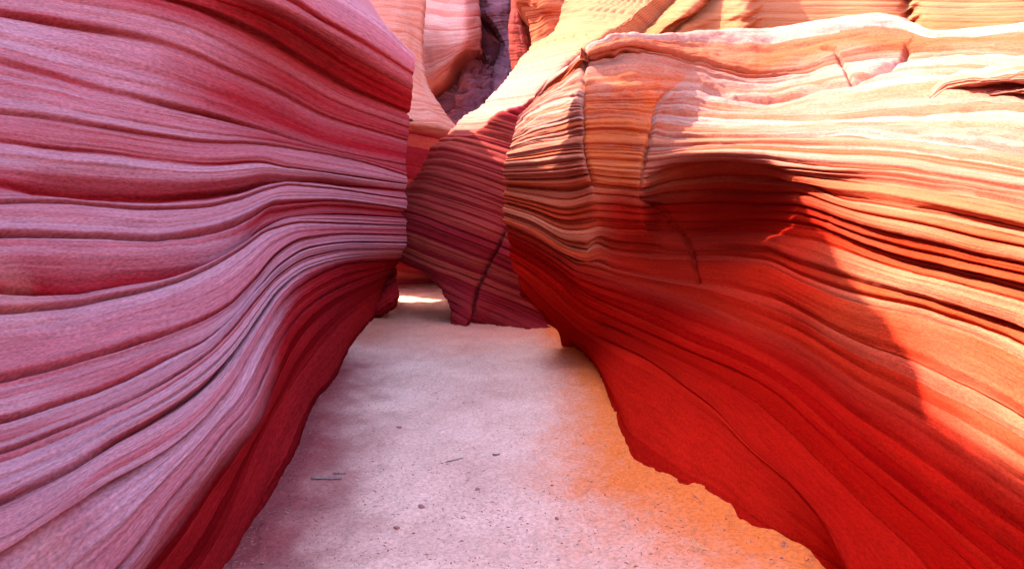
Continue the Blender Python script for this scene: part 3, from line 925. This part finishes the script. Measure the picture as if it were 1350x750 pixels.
ledge = rock_body('rock_ledge', [
 [(1216,126,4.45),(1245,103,4.45),(1290,91,4.05),(1350,84,3.7),(1480,80,3.0)],
 [(1226,130,4.2),(1250,111,4.1),(1290,102,3.65),(1350,97,3.2),(1480,95,2.6)],
 [(1230,134,4.15),(1254,117,4.05),(1290,111,3.6),(1350,107,3.15),(1480,107,2.55)],
 [(1232,136,4.35),(1258,121,4.3),(1290,116,3.9),(1350,112,3.45),(1480,113,2.85)],
 [(1234,141,4.12),(1275,128,3.85),(1312,121,3.5),(1350,119,3.2),(1480,122,2.6)],
 [(1236,144,4.15),(1278,133,3.88),(1315,126,3.53),(1350,124,3.23),(1480,128,2.63)],
 [(1236,146,4.4),(1278,136,4.2),(1315,129,3.9),(1350,127,3.6),(1480,131,3.0)]],
 121, RPAL_UP, .012, mat=RED, nu=140, per_px=2.0, soft=2, undul=.06, hi=.5, back=(.5, .5, -.1), grain=.03)
with_offset(ledge, right)
lip = rock_body('rock_toe', [
 [(484,386,9.7),(503,373,9.7),(520,362,9.8)],
 [(490,398,9.4),(509,386,9.4),(525,374,9.6)],
 [(495,410,9.35),(512,399,9.4),(527,390,9.6)],
 [(499,417,9.5),(514,409,9.55),(525,402,9.75)],
 [(500,418,9.9),(513,412,9.95),(522,405,10.2)]],
 131, LPAL_LOW, .012, mat=ROSE, nu=60, per_px=2.5, soft=2, undul=.08, hi=.6, back=(-.5, .4, 0), grain=.04)
with_offset(lip, left)

# ------------------------------------------------------------------ floor
FY = [-50, 1.5, 2.3, 2.58, 3.0, 3.25, 3.6, 5.0, 7.2, 9, 60]
FX = [1.6, 1.6, 1.42, 1.2, .96, .75, .68, .76, .74, .6, .6]
LY = [-50, 2.2, 2.57, 3.2, 3.85, 4.4, 4.9, 5.8, 7.4, 9.5, 60]
LX = [-1.2, -1.2, -1.10, -1.15, -1.25, -1.38, -1.5, -1.58, -1.9, -2.1, -2.1]
PRINTS = []
_r = np.random.default_rng(17)
for _k in range(46):
    _y = 2.3 + 7 * _r.random()
    PRINTS.append((_r.uniform(-.75, .45), _y, _r.normal(1.57, .45), _r.uniform(.12, .15), _r.uniform(.045, .06), _r.uniform(.006, .016)))


def floor_z(x, y):
    """trodden sand: swells, scuffs, old footprints and banks against the walls"""
    x, y = np.asarray(x, float), np.asarray(y, float)
    z = .06 * (fbm(x * .9 + 3, y * .7, 200, 3) - .5) + .05 * (fbm(x * 3.6, y * 3.6, 210, 3) - .5) + .018 * (fbm(x * 15, y * 13, 220, 4) - .5)
    for (px, py, a, l, w, d) in PRINTS:
        u = (x - px) * math.cos(a) + (y - py) * math.sin(a)
        v = -(x - px) * math.sin(a) + (y - py) * math.cos(a)
        q = (u / l) ** 2 + (v / w) ** 2
        z = z - d * np.exp(-q ** 2 * .8) + .45 * d * np.exp(-((np.sqrt(q) - 1.35) / .3) ** 2)
    dr = np.interp(y, FY, FX) - x
    dl = x - np.interp(y, LY, LX)
    jag = .8 + .3 * (fbm(x * 5, y * 5, 230, 3) - .5)
    z = z + .045 * jag * (np.exp(-np.maximum(dr, 0) / .14) + np.exp(-np.maximum(dl, 0) / .16)) * (y < 9.5)
    near = np.exp(-(np.maximum(np.abs(x) - 3, 0) / 3) ** 2) * np.exp(-(np.maximum(np.abs(y - 6) - 12, 0) / 6) ** 2)
    return z * near


def axis(lo, hi, step, far):
    a = list(np.arange(lo, hi + 1e-6, step))
    d = step
    p = hi
    while p < far:
        d *= 1.3
        p += d
        a.append(p)
    d = step
    p = lo
    while p > -far:
        d *= 1.3
        p -= d
        a.insert(0, p)
    return np.array(a)


ax = axis(-2.6, 2.4, .018, 400)
ay_ = [1.6]
while ay_[-1] < 18:
    ay_.append(ay_[-1] + .008 * ay_[-1] ** 1.15 * .8)
ay = np.array(ay_)
d = .2; p = ay[-1]; ex = []
while p < 500:
    d *= 1.4; p += d; ex.append(p)
pre = []; d = .05; p = 1.6
while p > -400:
    d *= 1.4; p -= d; pre.insert(0, p)
ay = np.concatenate([pre, ay, ex])
X, Yg = np.meshgrid(ax, ay)
Z = floor_z(X, Yg)
GG = np.stack([X, Yg, Z], -1)
I = np.arange(X.size).reshape(X.shape)
F = np.stack([I[:-1, :-1], I[:-1, 1:], I[1:, 1:], I[1:, :-1]], -1).reshape(-1, 4)
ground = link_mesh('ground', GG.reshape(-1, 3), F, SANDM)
ground['kind'] = 'structure'
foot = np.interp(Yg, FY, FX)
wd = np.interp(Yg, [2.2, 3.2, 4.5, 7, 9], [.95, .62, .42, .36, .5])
drift_bounce = np.maximum(.4 * sstep(6.2, 8.5, Yg + 1.5 * (fbm(X * 1.5, Yg, 405, 4) - .5)), 1 - sstep(.0, 1.45, (foot - X) / wd + .35 * (fbm(X * 4.6, Yg * 4.2, 400, 6) - .5) + .45 * (fbm(X * 22, Yg * 16, 402, 3) - .5)))  # orange sand with the light bounced off the wall put into its colour
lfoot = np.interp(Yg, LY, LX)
litter_shade = (1 - sstep(-.05, .62, X - lfoot + .35 * (fbm(X * 5.5, Yg * 4.5, 410, 6) - .5))) * (1 - sstep(5.8, 7.2, Yg))  # dark litter along the left foot, with contact shade painted in
set_attr(ground.data, 'drift_bounce', drift_bounce.ravel())
set_attr(ground.data, 'litter_shade', litter_shade.ravel())

# ------------------------------------------------------------------ loose things on the sand
STONE = plain_material('dark_pebble_stone', (.22, .065, .055), (.40, .17, .13), 60)
PALE = plain_material('pale_pebble_stone', (.42, .24, .20), (.60, .40, .34), 60)
WOOD = plain_material('dry_twig_wood', (.12, .07, .06), (.30, .20, .17), 80)
STRAW = plain_material('dry_straw', (.55, .30, .14), (.68, .42, .22), 80)


def floor_at(px, py):
    Y = y_floor(py)
    P = place(px, py, Y)
    P[2] = floor_z(np.array(P[0]), np.array(P[1]))
    return P


def pebble_mesh(name, seed, mat):
    import bmesh
    bm = bmesh.new()
    bmesh.ops.create_icosphere(bm, subdivisions=2, radius=1)
    r = random.Random(seed)
    ax_ = [(r.uniform(-1, 1), r.uniform(-1, 1), r.uniform(-1, 1), r.uniform(.55, .9)) for _ in range(7)]
    for v in bm.verts:
        for (x, y, z, t) in ax_:
            l = math.sqrt(x * x + y * y + z * z)
            dd = (v.co.x * x + v.co.y * y + v.co.z * z) / l
            if dd > t:
                k = dd - t
                v.co.x -= x / l * k; v.co.y -= y / l * k; v.co.z -= z / l * k
        v.co.z *= .62
    me = bpy.data.meshes.new(name)
    bm.to_mesh(me)
    bm.free()
    me.materials.append(mat)
    return me


PM = [pebble_mesh('pebble', s, STONE) for s in range(4)]
PP = [pebble_mesh('pebble', 20 + s, PALE) for s in range(3)]


def pebble(px, py, size, me, label, group=None, rot=None):
    P = floor_at(px, py)
    o = bpy.data.objects.new('pebble', me)
    COL.objects.link(o)
    r = random.random
    o.scale = (size, size * (.6 + .4 * r()), size * (.7 + .5 * r()))
    o.rotation_euler = (.4 * (r() - .5), .4 * (r() - .5), 6.28 * r() if rot is None else rot)
    o.location = (P[0], P[1], P[2] + size * .25)
    tag(o, label, 'pebble', group)
    return o


pebble(523, 690, .017, PM[0], 'largest dark red pebble on the near sand, left of the middle of the path', 'pebbles on the sand')
pebble(556, 666, .020, PM[1], 'dark angular pebble just behind the largest pebble on the near sand', 'pebbles on the sand')
pebble(545, 694, .009, PM[2], 'tiny dark pebble right beside the largest pebble on the near sand', 'pebbles on the sand')
pebble(630, 639, .018, PM[3], 'flat dark sliver of stone alone in the middle of the pale sand', 'pebbles on the sand', .5)
pebble(734, 682, .014, PM[1], 'brown pebble in the orange sand right of the middle of the path', 'pebbles on the sand')
pebble(728, 637, .012, PM[2], 'flat brown stone chip where the pale sand turns orange', 'pebbles on the sand', .3)
pebble(526, 564, .020, PM[0], 'small reddish stone beside the dark shadow of the left wall', 'pebbles on the sand')
pebble(470, 633, .012, PP[0], 'small pale pebble at the edge of the left wall shadow', 'pebbles on the sand')

# debris scatter: countable small pebbles
GL = 'small dark pebbles scattered over the canyon floor'
LBL = 'tiny dark pebble, one of many scattered over the sandy canyon floor'
cnt = 0
while cnt < 130:
    py = 440 + 310 * random.random() ** .8
    t = (py - 430) / 320
    lo = 500 - 120 * t
    hi = 735 + 220 * t
    a = random.random()
    px = lo + (hi - lo) * (a ** 1.6 if random.random() < .6 else a)
    pebble(px, py, .003 + .005 * random.random() ** 3, random.choice(PM), LBL, GL)
    cnt += 1


for _k in range(70):
    yy = 2.4 + 5.5 * random.random() ** 1.4
    if random.random() < .6:
        xx = float(np.interp(yy, LY, LX)) + .03 + .35 * random.random() ** 2
        lb, gp = 'small stone chip among those fallen along the foot of the left wall', 'stone chips at the foot of the left wall'
    else:
        xx = float(np.interp(yy, FY, FX)) - .03 - .25 * random.random() ** 2
        lb, gp = 'small stone chip among those fallen along the foot of the right wall', 'stone chips at the foot of the right wall'
    o = bpy.data.objects.new('stone_chip', random.choice(PM))
    COL.objects.link(o)
    z_ = .004 + .011 * random.random() ** 2.5
    o.scale = (z_, z_ * (.6 + .4 * random.random()), z_ * .8)
    o.rotation_euler = (.5 * random.random(), .5 * random.random(), 6.28 * random.random())
    o.location = (xx, yy, float(floor_z(np.array(xx), np.array(yy))) + z_ * .25)
    tag(o, lb, 'stone chip', gp)


def stick(pts, r0, r1, name, mat, label, cat, group=None, seg=6):
    V, F = [], []
    pts = [np.array(p) for p in pts]
    n = len(pts)
    for i, p in enumerate(pts):
        d = pts[min(i + 1, n - 1)] - pts[max(i - 1, 0)]
        d = d / (np.linalg.norm(d) + 1e-9)
        a = np.cross(d, (0, 0, 1.0)); a /= np.linalg.norm(a) + 1e-9
        b = np.cross(d, a)
        r = r0 + (r1 - r0) * i / (n - 1)
        r *= .85 + .3 * random.random()
        for k in range(seg):
            t = 2 * math.pi * k / seg
            V.append(p + r * (math.cos(t) * a + math.sin(t) * b))
    for i in range(n - 1):
        for k in range(seg):
            F.append((i * seg + k, i * seg + (k + 1) % seg, (i + 1) * seg + (k + 1) % seg, (i + 1) * seg + k))
    T = []
    for base in (0, (n - 1) * seg):
        for k in range(1, seg - 1):
            T.append((base, base + k, base + k + 1))
    o = link_mesh(name, np.array(V), np.array(F), mat, None, True, np.array(T))
    return tag(o, label, cat, group)


def twig(px, py, length, ang, r, label, mat=WOOD, group='twigs on the sand', name='twig', lift=.0):
    P = floor_at(px, py)
    pts = []
    bend = random.uniform(-.5, .5)
    for i in range(7):
        t = i / 6 - .5
        a = ang + bend * t
        x, y = P[0] + math.cos(a) * length * t, P[1] + math.sin(a) * length * t
        pts.append((x, y, float(floor_z(np.array(x), np.array(y))) + r * .8 + lift * (t + .5) + random.uniform(0, .003)))
    return stick(pts, r, r * .5, name, mat, label, 'twig', group)


twig(431, 637, .16, .25, .007, 'grey weathered twig lying in the dark beside the left wall')
twig(448, 630, .07, .1, .006, 'short pale twig end just beyond the grey weathered twig')
twig(655, 597, .06, .8, .006, 'small dark twig on the pale sand in the middle of the path')
twig(600, 602, .10, .3, .004, 'thin dark twig on the middle sand, left of the small dark twig')
for k in range(6):
    twig(918 + random.uniform(-8, 8), 724 + random.uniform(-4, 4), .05 + .03 * random.random(), random.uniform(0, 3.1), .0018,
         'dry straw stem in a small tuft at the foot of the right wall', STRAW, 'dry straw stems by the right wall', 'straw_stem', .03 * random.random())

# grit: uncountable specks of coarse sand and plant debris
def grit():
    n = 5200
    V, F = [], []
    r = np.random.default_rng(5)
    k = 0
    while k < n:
        py = 432 + 330 * r.random() ** .75
        t = (py - 430) / 320
        lo = 470 - 190 * t
        hi = 735 + 330 * t
        u = r.random() ** 1.35
        px = lo + (hi - lo) * u
        P = floor_at(px, py)
        dens = .25 + .75 * float(vnoise(np.array(P[0] * 3.), np.array(P[1] * 2.), 77)) ** 4 * 1.6 + .9 * max(0, .35 - u) + .35 * max(0, u - .6)
        if r.random() > dens:
            continue
        s = .0022 + .004 * r.random() ** 3
        if r.random() < .3:
            L_, W_ = s * 2.6, s * .5
        else:
            L_, W_ = s, s * .8
        a = r.random() * 6.28
        ca, sa = math.cos(a), math.sin(a)
        b = len(V)
        for (x, y, z) in ((-1, 0, 0), (0, -1, 0), (1, 0, 0), (0, 1, 0), (0, 0, 1)):
            V.append((P[0] + ca * x * L_ - sa * y * W_, P[1] + sa * x * L_ + ca * y * W_, P[2] + z * s * 1.0 - .0005))
        for q in range(4):
            F.append((b + q, b + (q + 1) % 4, b + 4))
        k += 1
    return link_mesh('grit', np.array(V), np.zeros((0, 4), int), STONE, None, False, np.array(F))


gr = grit()
tag(gr, 'dark grit and plant debris strewn over the sandy floor', 'grit', None, 'stuff')

# ------------------------------------------------------------------ light
w_ = bpy.data.worlds.new('World')
SC.world = w_
w_.use_nodes = True
nt = w_.node_tree
nt.nodes.clear()
wo = nt.nodes.new('ShaderNodeOutputWorld')
bg = nt.nodes.new('ShaderNodeBackground')
sky = nt.nodes.new('ShaderNodeTexSky')
sky.sky_type = 'NISHITA'
sky.sun_disc = False
elev = math.asin(SUN[2])
az = math.atan2(SUN[0], SUN[1])
sky.sun_elevation = elev
sky.sun_rotation = az
sky.altitude = 1300
sky.dust_density = 4.0
sky.air_density = 1.0
bg.inputs[1].default_value = .15
nt.links.new(sky.outputs[0], bg.inputs[0])
nt.links.new(bg.outputs[0], wo.inputs[0])

sl = bpy.data.lights.new('sun', 'SUN')
sl.energy = 2.2
sl.angle = math.radians(.5)
sl.color = (1, .94, .86)
so = bpy.data.objects.new('sun', sl)
COL.objects.link(so)
from mathutils import Vector
so.rotation_euler = Vector(SUN).to_track_quat('Z', 'Y').to_euler()
so.location = (-10, 3, 14)

# ------------------------------------------------------------------ camera + output
cam = bpy.data.cameras.new('camera')
cam.sensor_fit = 'HORIZONTAL'
cam.sensor_width = 36
cam.lens = FOC * 36 / 1350
cam.clip_end = 2000
co = bpy.data.objects.new('camera', cam)
COL.objects.link(co)
co.location = (0, 0, CAM_H)
co.rotation_euler = (math.pi / 2 - PITCH, 0, 0)
SC.camera = co
SC.view_settings.view_transform = 'Standard'
SC.view_settings.look = 'None'
SC.view_settings.gamma = 1
SC.view_settings.exposure = 3.42
SC.cycles.max_bounces = 12
SC.cycles.diffuse_bounces = 8
SC.cycles.use_denoising = True
